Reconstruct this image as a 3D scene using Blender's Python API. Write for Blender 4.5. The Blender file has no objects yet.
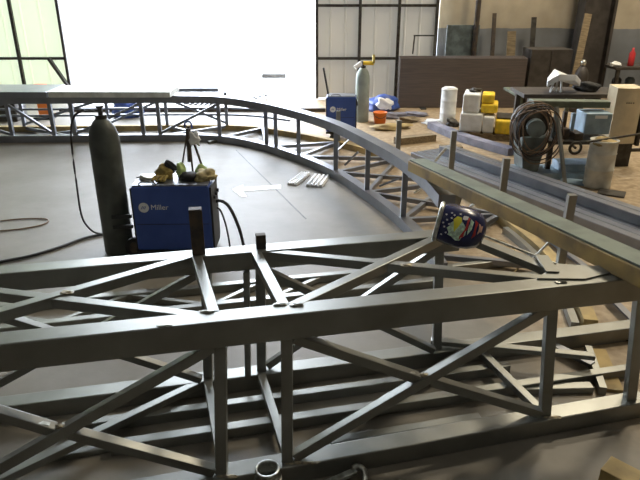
import bpy, bmesh, math, random
from mathutils import Vector, Matrix
random.seed(7)
S = bpy.context.scene
COL = S.collection
PI = math.pi
TH = math.radians(23); CH = 2.1; FP = 600.0

def P(px, py, z=0.0):
    """point of height z seen in the photograph at px,py"""
    a = (px-320)/FP; b = (240-py)/FP
    d = Vector((a, math.cos(TH)+b*math.sin(TH), -math.sin(TH)+b*math.cos(TH)))
    t = (z-CH)/d.z
    return Vector((d.x*t, d.y*t, z))
def D(px, py, Y):
    a = (px-320)/FP; b = (240-py)/FP
    d = Vector((a, math.cos(TH)+b*math.sin(TH), -math.sin(TH)+b*math.cos(TH)))
    t = Y/d.y
    return Vector((d.x*t, Y, CH+d.z*t))

# ---------------------------------------------------------------- materials
def mat(name, col, rough=.6, metal=0., var=.0, scale=6., col2=None, bump=0., trans=0., emit=None, estr=0., spec=.5, stretch=None, thr=(.4,.6)):
    m = bpy.data.materials.new(name); m.use_nodes = True
    nt = m.node_tree; N = nt.nodes; L = nt.links
    b = N['Principled BSDF']
    b.inputs['Base Color'].default_value = (*col, 1)
    b.inputs['Roughness'].default_value = rough
    b.inputs['Metallic'].default_value = metal
    b.inputs['Specular IOR Level'].default_value = spec
    if emit:
        b.inputs['Emission Color'].default_value = (*emit, 1); b.inputs['Emission Strength'].default_value = estr
    if var or col2 or bump:
        tc = N.new('ShaderNodeTexCoord'); n = N.new('ShaderNodeTexNoise')
        n.inputs['Scale'].default_value = scale; n.inputs['Detail'].default_value = 6
        if stretch:
            mp = N.new('ShaderNodeMapping'); mp.inputs['Scale'].default_value = stretch
            L.new(tc.outputs['Object'], mp.inputs['Vector']); L.new(mp.outputs[0], n.inputs['Vector'])
        else:
            L.new(tc.outputs['Object'], n.inputs['Vector'])
        r = N.new('ShaderNodeValToRGB')
        c2 = col2 if col2 else tuple(c*(1-var) for c in col)
        c1 = col if col2 else tuple(min(1, c*(1+var)) for c in col)
        r.color_ramp.elements[0].position = thr[0]; r.color_ramp.elements[0].color = (*c2, 1)
        r.color_ramp.elements[1].position = thr[1]; r.color_ramp.elements[1].color = (*c1, 1)
        L.new(n.outputs['Fac'], r.inputs['Fac']); L.new(r.outputs[0], b.inputs['Base Color'])
        if bump:
            bp = N.new('ShaderNodeBump'); bp.inputs['Strength'].default_value = bump; bp.inputs['Distance'].default_value = .01
            L.new(n.outputs['Fac'], bp.inputs['Height']); L.new(bp.outputs[0], b.inputs['Normal'])
    if trans:
        out = N['Material Output']; tr = N.new('ShaderNodeBsdfTranslucent'); tr.inputs[0].default_value = (*col, 1)
        mx = N.new('ShaderNodeMixShader'); mx.inputs[0].default_value = trans
        L.new(b.outputs[0], mx.inputs[1]); L.new(tr.outputs[0], mx.inputs[2]); L.new(mx.outputs[0], out.inputs[0])
    return m

M = {}
M['steel'] = mat('mill_scale_steel', (.27,.275,.25), .36, .7, scale=5, col2=(.21,.21,.19), bump=.04, thr=(.3,.7))
M['steel_b'] = mat('bluish_mill_steel', (.25,.26,.28), .33, .65, scale=5, col2=(.19,.20,.225), bump=.04, thr=(.3,.7))
M['bright'] = mat('ground_bright_steel', (.62,.64,.6), .3, .8, scale=30, col2=(.3,.3,.27))
M['weld'] = mat('weld_scorch', (.42,.36,.24), .5, .5, scale=60, col2=(.2,.18,.15))
M['rust'] = mat('rust_primer', (.36,.23,.06), .6, .1, scale=5, col2=(.20,.13,.045), bump=.2)
M['rust_dk'] = mat('dark_rusty_plate', (.10,.075,.05), .7, .3, scale=14, col2=(.055,.045,.04))
M['tan'] = mat('ochre_primed_steel', (.46,.33,.13), .7, .1, scale=4, col2=(.26,.19,.08))
M['dark'] = mat('black_iron', (.03,.03,.03), .5, .3)
M['rubber'] = mat('black_rubber', (.02,.02,.02), .7)
M['blue'] = mat('blue_enamel', (.05,.10,.36), .38, .0, scale=5, col2=(.04,.085,.31))
M['white'] = mat('white_paint', (.8,.8,.8), .5)
M['green_cyl'] = mat('dark_green_cylinder', (.085,.095,.080), .5, .1, scale=8, col2=(.06,.065,.058))
M['grey_cyl'] = mat('grey_green_cylinder', (.26,.30,.26), .5, .1, var=.1)
M['brass'] = mat('brass', (.55,.42,.12), .35, .9)
M['yellow'] = mat('yellow_plastic', (.80,.55,.03), .5, var=.15, scale=12)
M['white_sack'] = mat('white_wrap', (.78,.78,.75), .6, bump=.3, scale=8, col2=(.66,.66,.62))
M['orange'] = mat('orange_plastic', (.85,.22,.03), .5)
M['beige'] = mat('beige_paint', (.62,.52,.34), .6, var=.08)
M['wood'] = mat('weathered_timber', (.20,.15,.085), .8, var=.25, scale=8, stretch=(1,8,8))
M['machine'] = mat('grey_blue_machine_paint', (.16,.20,.20), .5, .2, scale=7, col2=(.09,.11,.11))
M['machine_b'] = mat('pale_blue_machine_paint', (.32,.42,.50), .45, .1, scale=7, col2=(.22,.3,.36))
M['grease'] = mat('greasy_iron', (.07,.065,.055), .5, .4, scale=12, col2=(.04,.035,.03))
M['barrel'] = mat('dull_galvanised_barrel', (.66,.66,.60), .5, .2, scale=5, col2=(.46,.46,.41))
M['plate'] = mat('dark_brown_plate_stack', (.13,.105,.095), .5, .3, scale=3, col2=(.10,.085,.08), stretch=(1,1,25))
M['plate2'] = mat('darker_plate', (.06,.052,.045), .6, .3, var=.2)
M['cloth'] = mat('tan_leather', (.40,.33,.16), .8, var=.3, scale=20, bump=.4)
M['glove'] = mat('mustard_leather_glove', (.32,.24,.07), .8, var=.35, scale=25, bump=.4)
M['greenc'] = mat('pale_green_cloth', (.42,.55,.22), .8, var=.2, scale=18)
M['black_c'] = mat('black_cloth', (.03,.03,.035), .9, bump=.4, scale=14, var=.3)
M['red'] = mat('red_paint', (.5,.03,.03), .4)
M['skin_decal'] = mat('peach_paint', (.7,.4,.28), .5)
M['navy'] = mat('navy_gloss', (.02,.025,.09), .25)
M['pale_green'] = mat('pale_green_decal', (.58,.75,.58), .4, var=.3, scale=60)
M['yel_decal'] = mat('yellow_decal', (.85,.78,.06), .4)
M['hose'] = mat('brown_hose', (.20,.13,.08), .6)
M['hose_dk'] = mat('dark_cable', (.035,.03,.03), .6)
M['purple'] = mat('dull_violet_tarp', (.20,.20,.25), .7, var=.2)
M['olive'] = mat('olive_steel', (.12,.14,.10), .6, .1, var=.2)
M['door_y'] = mat('greenish_fibreglass_panel', (.72,.76,.52), .6, trans=.10)
M['door_b'] = mat('cream_metal_panel', (.50,.47,.40), .6, trans=.035)
M['asph'] = mat('outdoor_concrete', (.75,.75,.75), .9)

def wall_mat(name, cols, zs, rib=.3, depth=.4):
    """horizontal bands of siding colour with vertical ribs"""
    m = bpy.data.materials.new(name); m.use_nodes = True
    nt = m.node_tree; N = nt.nodes; L = nt.links; b = N['Principled BSDF']; b.inputs['Roughness'].default_value = .7
    tc = N.new('ShaderNodeTexCoord'); sp = N.new('ShaderNodeSeparateXYZ'); L.new(tc.outputs['Object'], sp.inputs[0])
    n = N.new('ShaderNodeTexNoise'); n.inputs['Scale'].default_value = 1.3; n.inputs['Detail'].default_value = 5; L.new(tc.outputs['Object'], n.inputs['Vector'])
    ad = N.new('ShaderNodeMath'); ad.operation = 'MULTIPLY_ADD'; ad.inputs[1].default_value = .12; L.new(n.outputs['Fac'], ad.inputs[0]); L.new(sp.outputs['Z'], ad.inputs[2])
    dv = N.new('ShaderNodeMath'); dv.operation = 'DIVIDE'; dv.inputs[1].default_value = 5.; L.new(ad.outputs[0], dv.inputs[0])
    r = N.new('ShaderNodeValToRGB'); r.color_ramp.interpolation = 'CONSTANT'
    e = r.color_ramp.elements; e[0].position = 0; e[0].color = (*cols[0], 1); e[1].position = zs[0]/5.; e[1].color = (*cols[1], 1)
    L.new(dv.outputs[0], r.inputs[0])
    mul = N.new('ShaderNodeMixRGB'); mul.blend_type = 'MULTIPLY'; mul.inputs[0].default_value = .55
    r2 = N.new('ShaderNodeValToRGB'); r2.color_ramp.elements[0].position = .35; r2.color_ramp.elements[0].color = (.5,.47,.42,1); r2.color_ramp.elements[1].position = .6
    L.new(n.outputs['Fac'], r2.inputs[0]); L.new(r.outputs[0], mul.inputs[1]); L.new(r2.outputs[0], mul.inputs[2]); L.new(mul.outputs[0], b.inputs['Base Color'])
    w = N.new('ShaderNodeTexWave'); w.inputs['Scale'].default_value = 1/rib*.314; w.bands_direction = 'X'; L.new(tc.outputs['Object'], w.inputs['Vector'])
    bp = N.new('ShaderNodeBump'); bp.inputs['Strength'].default_value = depth; bp.inputs['Distance'].default_value = .03
    L.new(w.outputs['Fac'], bp.inputs['Height']); L.new(bp.outputs[0], b.inputs['Normal'])
    return m
M['wall_shop'] = wall_mat('workshop_siding', [(.20,.21,.22), (.46,.40,.30)], [1.38])
M['wall_plain'] = mat('plain_siding', (.16,.15,.13), .8, var=.1, scale=2)
M['roof'] = mat('roof_sheet', (.14,.14,.13), .8)

def floor_mat():
    m = bpy.data.materials.new('workshop_floor'); m.use_nodes = True
    nt = m.node_tree; N = nt.nodes; L = nt.links; b = N['Principled BSDF']
    tc = N.new('ShaderNodeTexCoord'); sp = N.new('ShaderNodeSeparateXYZ'); L.new(tc.outputs['Object'], sp.inputs[0])
    n = N.new('ShaderNodeTexNoise'); n.inputs['Scale'].default_value = 1.1; n.inputs['Detail'].default_value = 8; n.inputs['Roughness'].default_value = .65; L.new(tc.outputs['Object'], n.inputs['Vector'])
    n2 = N.new('ShaderNodeTexNoise'); n2.inputs['Scale'].default_value = 14; n2.inputs['Detail'].default_value = 6; L.new(tc.outputs['Object'], n2.inputs['Vector'])
    r = N.new('ShaderNodeValToRGB'); r.color_ramp.elements[0].position = .3; r.color_ramp.elements[0].color = (.155,.14,.11,1); r.color_ramp.elements[1].position = .7; r.color_ramp.elements[1].color = (.235,.215,.18,1)
    L.new(n.outputs['Fac'], r.inputs[0])
    r2 = N.new('ShaderNodeValToRGB'); r2.color_ramp.elements[0].position = .3; r2.color_ramp.elements[0].color = (.24,.17,.095,1); r2.color_ramp.elements[1].position = .7; r2.color_ramp.elements[1].color = (.42,.32,.20,1)
    L.new(n2.outputs['Fac'], r2.inputs[0])
    # brown dust gathers right of the ring: x + .42*y > threshold
    a = N.new('ShaderNodeMath'); a.operation = 'MULTIPLY_ADD'; a.inputs[1].default_value = .30; L.new(sp.outputs['Y'], a.inputs[0]); L.new(sp.outputs['X'], a.inputs[2])
    a2 = N.new('ShaderNodeMath'); a2.operation = 'MULTIPLY_ADD'; a2.inputs[1].default_value = .8; L.new(n.outputs['Fac'], a2.inputs[0]); L.new(a.outputs[0], a2.inputs[2])
    mr = N.new('ShaderNodeMapRange'); mr.inputs['From Min'].default_value = 2.55; mr.inputs['From Max'].default_value = 3.1; L.new(a2.outputs[0], mr.inputs['Value'])
    mx = N.new('ShaderNodeMixRGB'); L.new(mr.outputs[0], mx.inputs[0]); L.new(r.outputs[0], mx.inputs[1]); L.new(r2.outputs[0], mx.inputs[2])
    L.new(mx.outputs[0], b.inputs['Base Color'])
    b.inputs['Roughness'].default_value = .54; b.inputs['Specular IOR Level'].default_value = .42
    bp = N.new('ShaderNodeBump'); bp.inputs['Strength'].default_value = .15; bp.inputs['Distance'].default_value = .01
    L.new(n2.outputs['Fac'], bp.inputs['Height']); L.new(bp.outputs[0], b.inputs['Normal'])
    return m
M['floor'] = floor_mat()

# ---------------------------------------------------------------- helpers
def obj(name, bm, m, parent=None, smooth=False, bev=0.):
    me = bpy.data.meshes.new(name); bmesh.ops.recalc_face_normals(bm, faces=bm.faces[:]); bm.to_mesh(me); bm.free()
    ms = m if isinstance(m, (list, tuple)) else [m]
    for x in ms: me.materials.append(M[x] if isinstance(x, str) else x)
    if smooth:
        for p in me.polygons: p.use_smooth = True
    o = bpy.data.objects.new(name, me); COL.objects.link(o)
    if parent:
        o.parent = parent
        o.matrix_parent_inverse = parent.matrix_basis.inverted()
    if bev:
        b = o.modifiers.new('bevel', 'BEVEL'); b.width = bev; b.segments = 2; b.limit_method = 'ANGLE'
    return o
def tag(o, label=None, cat=None, group=None, kind=None):
    if label: o['label'] = label
    if cat: o['category'] = cat
    if group: o['group'] = group
    if kind: o['kind'] = kind
    return o
def thing(name, label, cat, loc=(0,0,0), rz=0, group=None):
    o = bpy.data.objects.new(name, None); COL.objects.link(o); o.location = loc; o.rotation_euler = (0,0,rz); o.empty_display_size = .1
    return tag(o, label, cat, group)
def box(bm, c, s, rz=0, rx=0, ry=0):
    mtx = Matrix.Translation(c) @ Matrix.Rotation(rz,4,'Z') @ Matrix.Rotation(ry,4,'Y') @ Matrix.Rotation(rx,4,'X') @ Matrix.Diagonal((*s,1))
    bmesh.ops.create_cube(bm, size=1, matrix=mtx); return bm
def B(): return bmesh.new()
def bar(bm, a, b, w, h, up=(0,0,1)):
    """rectangular bar from a to b, centre line; w sideways, h along up"""
    a = Vector(a); b = Vector(b); d = (b-a); ln = d.length; d.normalize()
    up = Vector(up); s = d.cross(up)
    if s.length < 1e-3: s = d.cross(Vector((0,1,0)))
    s.normalize(); u = s.cross(d).normalized()
    vs = []
    for p in (a, b):
        for i, j in ((-1,-1),(1,-1),(1,1),(-1,1)): vs.append(bm.verts.new(p + s*w/2*i + u*h/2*j))
    bm.faces.new(vs[:4][::-1]); bm.faces.new(vs[4:])
    for k in range(4): bm.faces.new((vs[k], vs[(k+1)%4], vs[4+(k+1)%4], vs[4+k]))
    return bm
def angle_bar(bm, a, b, w, t=.006, up=(0,0,1)):
    """L section"""
    a = Vector(a); b = Vector(b); d = (b-a).normalized(); s = d.cross(Vector(up)).normalized(); u = s.cross(d).normalized()
    bar(bm, a, b, w, t, up); bar(bm, a - s*(w/2-t/2) - u*(w/2+t/2), b - s*(w/2-t/2) - u*(w/2+t/2), t, w, up)
    return bm
def cyl(bm, a, b, r, r2=None, n=20, caps=True):
    a = Vector(a); b = Vector(b); d = b-a
    q = d.to_track_quat('Z','Y').to_matrix().to_4x4()
    bmesh.ops.create_cone(bm, cap_ends=caps, segments=n, radius1=r, radius2=r if r2 is None else r2, depth=d.length, matrix=Matrix.Translation((a+b)/2) @ q)
    return bm
def lathe(bm, prof, c=(0,0,0), n=28, axis=None):
    rings = []
    R = Matrix.Identity(3) if axis is None else Vector(axis).to_track_quat('Z','Y').to_matrix()
    for r, z in prof:
        if r < 1e-5: rings.append([bm.verts.new(Vector(c) + R @ Vector((0,0,z)))])
        else: rings.append([bm.verts.new(Vector(c) + R @ Vector((r*math.cos(2*PI*i/n), r*math.sin(2*PI*i/n), z))) for i in range(n)])
    for A, C in zip(rings, rings[1:]):
        for i in range(n):
            j = (i+1) % n
            if len(A) == 1 and len(C) == 1: continue
            if len(A) == 1: bm.faces.new((A[0], C[i], C[j]))
            elif len(C) == 1: bm.faces.new((A[i], A[j], C[0]))
            else: bm.faces.new((A[i], A[j], C[j], C[i]))
    return bm
def smooth_pts(pts, k=6, closed=False):
    pts = [Vector(p) for p in pts]; out = []
    for i in range(len(pts)-1):
        p0 = pts[max(i-1,0)]; p1 = pts[i]; p2 = pts[i+1]; p3 = pts[min(i+2,len(pts)-1)]
        for j in range(k):
            t = j/k
            out.append(.5*((2*p1)+(-p0+p2)*t+(2*p0-5*p1+4*p2-p3)*t*t+(-p0+3*p1-3*p2+p3)*t**3))
    out.append(pts[-1]); return out
def hose(bm, pts, r, n=8, k=6):
    pp = smooth_pts(pts, k); rings = []
    for i, p in enumerate(pp):
        d = (pp[min(i+1,len(pp)-1)] - pp[max(i-1,0)]).normalized()
        s = d.cross(Vector((0,0,1)))
        if s.length < .05: s = d.cross(Vector((0,1,0)))
        s.normalize(); u = s.cross(d)
        rings.append([bm.verts.new(p + s*r*math.cos(2*PI*q/n) + u*r*math.sin(2*PI*q/n)) for q in range(n)])
    for A, C in zip(rings, rings[1:]):
        for q in range(n): bm.faces.new((A[q], A[(q+1)%n], C[(q+1)%n], C[q]))
    bm.faces.new(rings[0][::-1]); bm.faces.new(rings[-1]); return bm
def sweep(bm, pts, w, h):
    """rectangular curved beam along a plan curve; z of pts is the centre"""
    rings = []
    for i, p in enumerate(pts):
        d = pts[min(i+1,len(pts)-1)] - pts[max(i-1,0)]; d.z = 0; d.normalize(); s = Vector((d.y,-d.x,0))
        rings.append([bm.verts.new(p + s*w/2*a + Vector((0,0,h/2*b))) for a, b in ((-1,-1),(1,-1),(1,1),(-1,1))])
    for A, C in zip(rings, rings[1:]):
        for q in range(4): bm.faces.new((A[q], A[(q+1)%4], C[(q+1)%4], C[q]))
    bm.faces.new(rings[0][::-1]); bm.faces.new(rings[-1]); return bm
def prism(bm, pts, z0, z1):
    a = [bm.verts.new((p[0],p[1],z0)) for p in pts]; b = [bm.verts.new((p[0],p[1],z1)) for p in pts]
    bm.faces.new(a[::-1]); bm.faces.new(b); n = len(pts)
    for i in range(n): bm.faces.new((a[i], a[(i+1)%n], b[(i+1)%n], b[i]))
    return bm
def blob(bm, c, s, seed=0, amp=.25, n=3):
    r = random.Random(seed); ph = [r.uniform(0,6) for _ in range(6)]
    g = bmesh.ops.create_icosphere(bm, subdivisions=n, radius=1)
    for v in g['verts']:
        p = v.co.copy(); f = 1 + amp*(math.sin(3*p.x+ph[0])*math.sin(4*p.y+ph[1]) + .6*math.sin(7*p.z+ph[2]+3*p.x) + .3*math.sin(11*p.y+ph[3]))
        v.co = Vector(c) + Vector((p.x*s[0]*f, p.y*s[1]*f, max(p.z,-.55)*s[2]*f))
    return bm
def struct(name, bm, m, parent=None, bev=0):
    o = obj(name, bm, m, parent, bev=bev)
    if not parent: o['kind'] = 'structure'
    return o
def text_mesh(name, s, size, m, parent, mtx, thick=.001):
    cu = bpy.data.curves.new(name, 'FONT'); cu.body = s; cu.size = size; cu.extrude = thick; cu.align_x = 'LEFT'; cu.align_y = 'CENTER'
    t = bpy.data.objects.new(name+'_curve', cu); COL.objects.link(t)
    bpy.context.view_layer.update()
    me = bpy.data.meshes.new_from_object(t); bpy.data.objects.remove(t)
    me.materials.clear(); me.materials.append(M[m]); me.transform(mtx)
    o = bpy.data.objects.new(name, me); COL.objects.link(o)
    o.parent = parent; o.matrix_parent_inverse = parent.matrix_basis.inverted(); return o

# ---------------------------------------------------------------- the building
WY = 12.2
XD0, XD1 = -4.95, -.06
struct('floor', box(B(), (0, 3.1, -.1), (19, 18.4, .2)), 'floor')
og = struct('ground_outside', box(B(), (0, 42.3, -.12), (120, 60, .2)), 'asph')
struct('wall_back', box(box(box(B(), (5.9, WY+.2, 4.25), (7.2, .12, 8.5)), (-8.8, WY+.2, 4.25), (1.4, .12, 8.5)), (-2.9, WY+.2, 7.75), (10.4, .12, 1.5)), 'wall_shop')
struct('wall_left', box(B(), (-9.5, 3.1, 4.25), (.15, 18.3, 8.5)), 'wall_plain')
struct('wall_right', box(B(), (9.5, 3.1, 4.25), (.15, 18.3, 8.5)), 'wall_plain')
struct('wall_front', box(B(), (0,-6,4.25),(18.8,.15,8.5)), 'wall_plain')
struct('ceiling', box(B(), (0, 3.1, 8.58), (19.2, 18.5, .12)), 'roof')
# joint lines of the floor slab
def strip(name, a, b, w, m, z=.0015, kind='structure'):
    a = Vector((a[0],a[1],z)); b = Vector((b[0],b[1],z))
    o = obj(name, bar(B(), a, b, w, .003), m); o['kind'] = kind; return o
strip('trim_1', P(236,150), P(306,219), .012, 'grease')

# sliding doors ---------------------------------------------------------------
def door(name, x0, x1, m, rails, posts, ribs):
    r = bpy.data.objects.new(name, None); COL.objects.link(r); r.location = ((x0+x1)/2, WY, 0); r['kind'] = 'structure'
    bm = B(); n = int((x1-x0)/ribs)
    for i in range(n):   # trapezoid-ribbed sheeting
        w = (x1-x0)/n; xa = x0+i*w
        vs = [bm.verts.new((x, WY+dy, z)) for z in (.02, 7.0) for x, dy in ((xa,0),(xa+w*.82,0),(xa+w*.87,-.02),(xa+w*.95,-.02),(xa+w,0))]
        for k in range(4): bm.faces.new((vs[k], vs[k+1], vs[k+6], vs[k+5]))
    obj('door_panel', bm, m, r)
    for x in posts: obj('door_stile', box(B(), (x, WY-.07, 3.5), (.055,.07,6.96)), 'grease', r, bev=.005)
    for z in rails: obj('door_rail', box(B(), ((x0+x1)/2, WY-.06, z), (x1-x0-.02,.05,.05)), 'grease', r, bev=.004)
    return r
door('door_1', -8.2, -4.95, 'door_y', (.79, 2.6), (-7.2, -5.85, -4.95), .33)
obj('roller_bracket', bar(B(), (-5.25,12.06,.80), (-4.93,12.06,.22), .05, .09, up=(0,1,0)), 'grease', bpy.data.objects['door_1'])
door('door_2', -.06, 2.22, 'door_b', (.79, 1.75, 2.6), (-.06, .76, 1.5, 2.22), .26)
# I-beam column against the back wall
bm = B(); cx, cy = 5.15, 11.95
box(bm, (cx-.27, cy, 4.25), (.05,.35,8.5)); box(bm, (cx+.27, cy, 4.25), (.05,.35,8.5)); box(bm, (cx, cy, 4.25), (.5,.03,8.5)); box(bm, (cx, cy, .015), (.7,.34,.03))
o = obj('building_column', bm, 'plate2'); tag(o, 'wide dark steel building column rising against the back wall', 'column')
# brown thin pipe column
o = obj('wall_pipe', cyl(B(), (2.95, 12.0, 0), (2.95, 12.0, 8.4), .05), 'rust_dk'); tag(o, 'thin brown vertical pipe against the beige back wall', 'pipe')

# ---------------------------------------------------------------- near box truss
TZ = .85
def fa(x, z, off=.05):
    k = 1-.055*max(0,min(1,(z-.1)/.65)) if .1 < z < .76 else 1
    t = max(0,min(1,(z-.1)/.65)); xk = x*k
    return Vector((xk, (1-t)*(2.125+.25*xk)+t*(2.185+.208*xk)+off, z))
def fb(x, z, off=.05):
    k = 1-.055*max(0,min(1,(z-.1)/.65)) if .1 < z < .76 else 1
    return Vector((x*k, 2.86+.215*x*k+off, z))
tr = thing('box_truss', 'long dark steel box truss filling the foreground, square tube with X bracing', 'truss', (0,2.5,0))
def tube(name, a, b, w=.1, h=.1, m='steel', par=None, up=(0,0,1), bev=.006):
    return obj(name, bar(B(), a, b, w, h, up), m, par, bev=bev)
tube('top_chord', fa(-2.4,.788), fa(1.62,.788), .1, .124, par=tr)
tube('top_chord', fb(-2.6,.8), fb(.76,.8), par=tr)
tube('bottom_chord', fa(-2.4,.05), fa(1.72,.05), par=tr)
tube('bottom_chord', fb(-2.6,.05), fb(2.2,.05), par=tr)
NF = (0,1,0)
for x in (-1.73, -.44, -.15, 1.14, 1.63):
    tube('post', fa(x,.1), fa(x,.725), .05, .05, par=tr, up=NF, bev=.003)
for x in (-1.87, -.62, -.33, .70):
    tube('post', fb(x,.1), fb(x,.75), .05, .05, par=tr, up=NF, bev=.003)
tube('post', fb(-.40,.1,.0), fb(-.40,.75,.0), .03, .05, par=tr, up=NF, bev=.003)
# front web: pairs of crossed braces in each long bay
for x0, x1 in ((-1.70,-.47), (-.12,1.11)):
    tube('brace', fa(x0,.115,.045), fa(x1,.715,.045), .045, .045, par=tr, up=NF, bev=.003)
    xm = (x0+x1)/2
    tube('brace', fa(x0,.715,.045), fa(xm-.03,.43,.045), .045, .045, par=tr, up=NF, bev=.003)
    tube('brace', fa(xm+.03,.41,.045), fa(x1,.115,.045), .045, .045, par=tr, up=NF, bev=.003)
    tag(obj('weld_bead', blob(B(), fa(xm,.45,.03), (.02,.014,.01), 3), 'weld', tr), 'light scorched weld bead at crossing')
    wb = obj('weld_bead', bar(B(), fa(xm-.14,.50,.035), fa(xm-.045,.462,.035), .02, .006), 'bright', tr)
# rear web
for x0, x1 in ((-1.84,-.65), (-.30,.67)):
    tube('brace', fb(x0,.12), fb(x1,.74), .04, .04, par=tr, up=NF, bev=.003)
    tube('brace', fb(x0,.74,.0), fb(x1,.12,.0), .04, .04, par=tr, up=NF, bev=.003)
# top lacing
def top(xa, xb, za=.825, w=.05, m='steel'): return tube('cross_brace', fa(xa,za,.08), fb(xb,za,.02), w, .05, m, tr, bev=.003)
top(-.44,-.62); top(-.15,-.33); top(-1.73,-1.90)
top(-1.70,-.66, .826); top(-.12,.66,.826)
tube('cross_brace', fb(-1.86,.822,.02), fa(-.50,.822,.09), .048, .046, par=tr, bev=.003)
tube('cross_brace', fb(-.27,.822,.02), fa(1.10,.822,.09), .048, .046, par=tr, bev=.003)
# bottom lacing
for xa, xb in ((-.44,-.62),(-.15,-.33),(1.14,.95),(-1.70,-.66),(-.12,.90)):
    tube('cross_brace', fa(xa,.0785,.08), fb(xb,.0785,.02), .045, .04, par=tr, bev=.003)
# end member and gussets
obj('end_brace', angle_bar(B(), fb(.76,.846,.05), fa(1.16,.846,.11), .06), 'steel', tr)
obj('end_brace', bar(B(), fb(.80,.852,.09), fa(1.20,.852,.14), .008,.010), 'bright', tr)
g = [fa(1.0,0,.10), fa(1.22,0,.04), fa(1.52,0,.10), fa(1.50,0,.16), fa(1.32,0,.15), fa(1.15,0,.22)]
tag(obj('gusset_plate', prism(B(), g, .851, .859), 'steel', tr), 'thin flat plate at the top corner')
obj('gusset_plate', prism(B(), [fa(1.06,0,.14), fa(1.12,0,.12), fa(1.13,0,.30), fa(1.07,0,.33)], .862, .868), 'steel', tr)
tag(obj('stub_plate', box(B(), fb(-.615,.965,.05), (.065,.05,.25), rz=.2), 'rust_dk', tr, bev=.003), 'rusty dark upright plate')
tag(obj('stub_plate', box(B(), fb(-.305,.885,.05), (.05,.04,.08), rz=.2), 'rust_dk', tr, bev=.003), 'short rusty upright stub')
for x, o_, z in ((-.47,.09,.853),(-.17,.09,.853),(-.10,.07,.853),(-.62,.01,.853),(1.1,.03,.853)):
    obj('weld_bead', blob(B(), fa(x,z,o_), (.028,.010,.006), int(x*100)+50), 'bright', tr)
obj('weld_bead', blob(B(), fa(-1.12,.85,.40), (.03,.018,.007), 5), 'weld', tr)
obj('weld_bead', blob(B(), fa(.42,.85,.36), (.03,.018,.007), 6), 'weld', tr)
for x in (-.44,1.14): obj('weld_bead', blob(B(), fa(x+.03,.102,.01), (.045,.010,.006), 9), 'weld', tr)
for x in (-.12,): obj('weld_bead', blob(B(), fa(x+.04,.102,.01), (.08,.010,.006), 19), 'weld', tr)

# loose steel on the floor under and behind the near truss
def loose(a, b, w, h, label, m='steel', name='steel_tube', cat='tube'):
    o = tube(name, a, b, w, h, m, bev=.004); return tag(o, label, cat)
def L2(p, q, z): return P(*p, z), P(*q, z)
a, b = P(60,425,.06), P(509,363,.06); loose((a.x,a.y,.03), (b.x,b.y,.03), .05, .06, 'loose square tube on the floor under the truss, ending midway to the right post')
a, b = P(110,443,.06), P(632,366,.06); loose((a.x,a.y,.03), (b.x,b.y,.03), .055, .06, 'longest loose tube on the floor under the truss, nearest its front bottom chord')
a, b = P(430,352,.05), P(592,368,.05); loose((a.x,a.y,.13), (b.x,b.y,.13), .05, .03, 'dark flat bar laid askew across tubes under the right end of the truss', name='flat_bar', cat='bar')
a, b = P(500,388,.03), P(592,386,.03); loose((a.x,a.y,.02), (b.x,b.y,.02), .06, .04, 'short offcut of tube on the floor beside the right post')
a, b = P(-40,470,.03), P(200,430,.03); loose((a.x,a.y,.0151), (b.x,b.y,.0151), .04, .03, 'dark loose bar on the floor under the left bay of the truss', name='flat_bar', cat='bar')
a, b = P(330,440,.03), P(480,415,.03); loose((a.x,a.y,.0151), (b.x,b.y,.0151), .05, .03, 'dark loose bar on the floor under the right bay of the truss', name='flat_bar', cat='bar')
fr = thing('welded_lattice', 'flat welded steel frame lying on the floor just behind the foreground truss', 'frame', (0,3.5,0))
l1a, l1b = P(-60,310,.06), P(430,264,.06)
l2a, l2b = P(-60,333,.06), P(440,278,.06)
dn = Vector((0,0,-.03))
tube('chord', l1a+dn, l1b+dn, .06, .06, par=fr); tube('chord', l2a+dn, l2b+dn, .06, .06, par=fr)
for t0, t1 in ((.05,.2),(.2,.35),(.35,.5),(.5,.62),(.62,.75)):
    k = int(t0*100) % 2
    tube('brace', l1a.lerp(l1b, t0 if k else t1)+dn, l2a.lerp(l2b, t1 if k else t0)+dn, .04, .04, par=fr)
a, b = P(425,268,.06), P(530,256,.06); loose((a.x,a.y,.03), (b.x,b.y,.03), .05, .06, 'short loose tube on the floor behind the helmet end of the truss')
a, b = P(500,276,.06), P(580,268,.06); loose((a.x,a.y,.03), (b.x,b.y,.03), .05, .06, 'short loose tube just above the gusset plate of the truss')
# angles lying right of the truss
for i, (p, q) in enumerate((((532,228),(612,290)), ((602,292),(634,324)), ((550,346),(592,367)))):
    a, b = P(*p,.03), P(*q,.03)
    o = obj('angle_iron', angle_bar(B(), (a.x,a.y,.056), (b.x,b.y,.056), .05), 'steel_b')
    tag(o, ['long angle iron on the floor under the rusty beam', 'shorter angle iron pointing to the right frame edge under the rusty beam', 'angle iron on the floor behind the right post of the truss'][i], 'angle iron')

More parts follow.
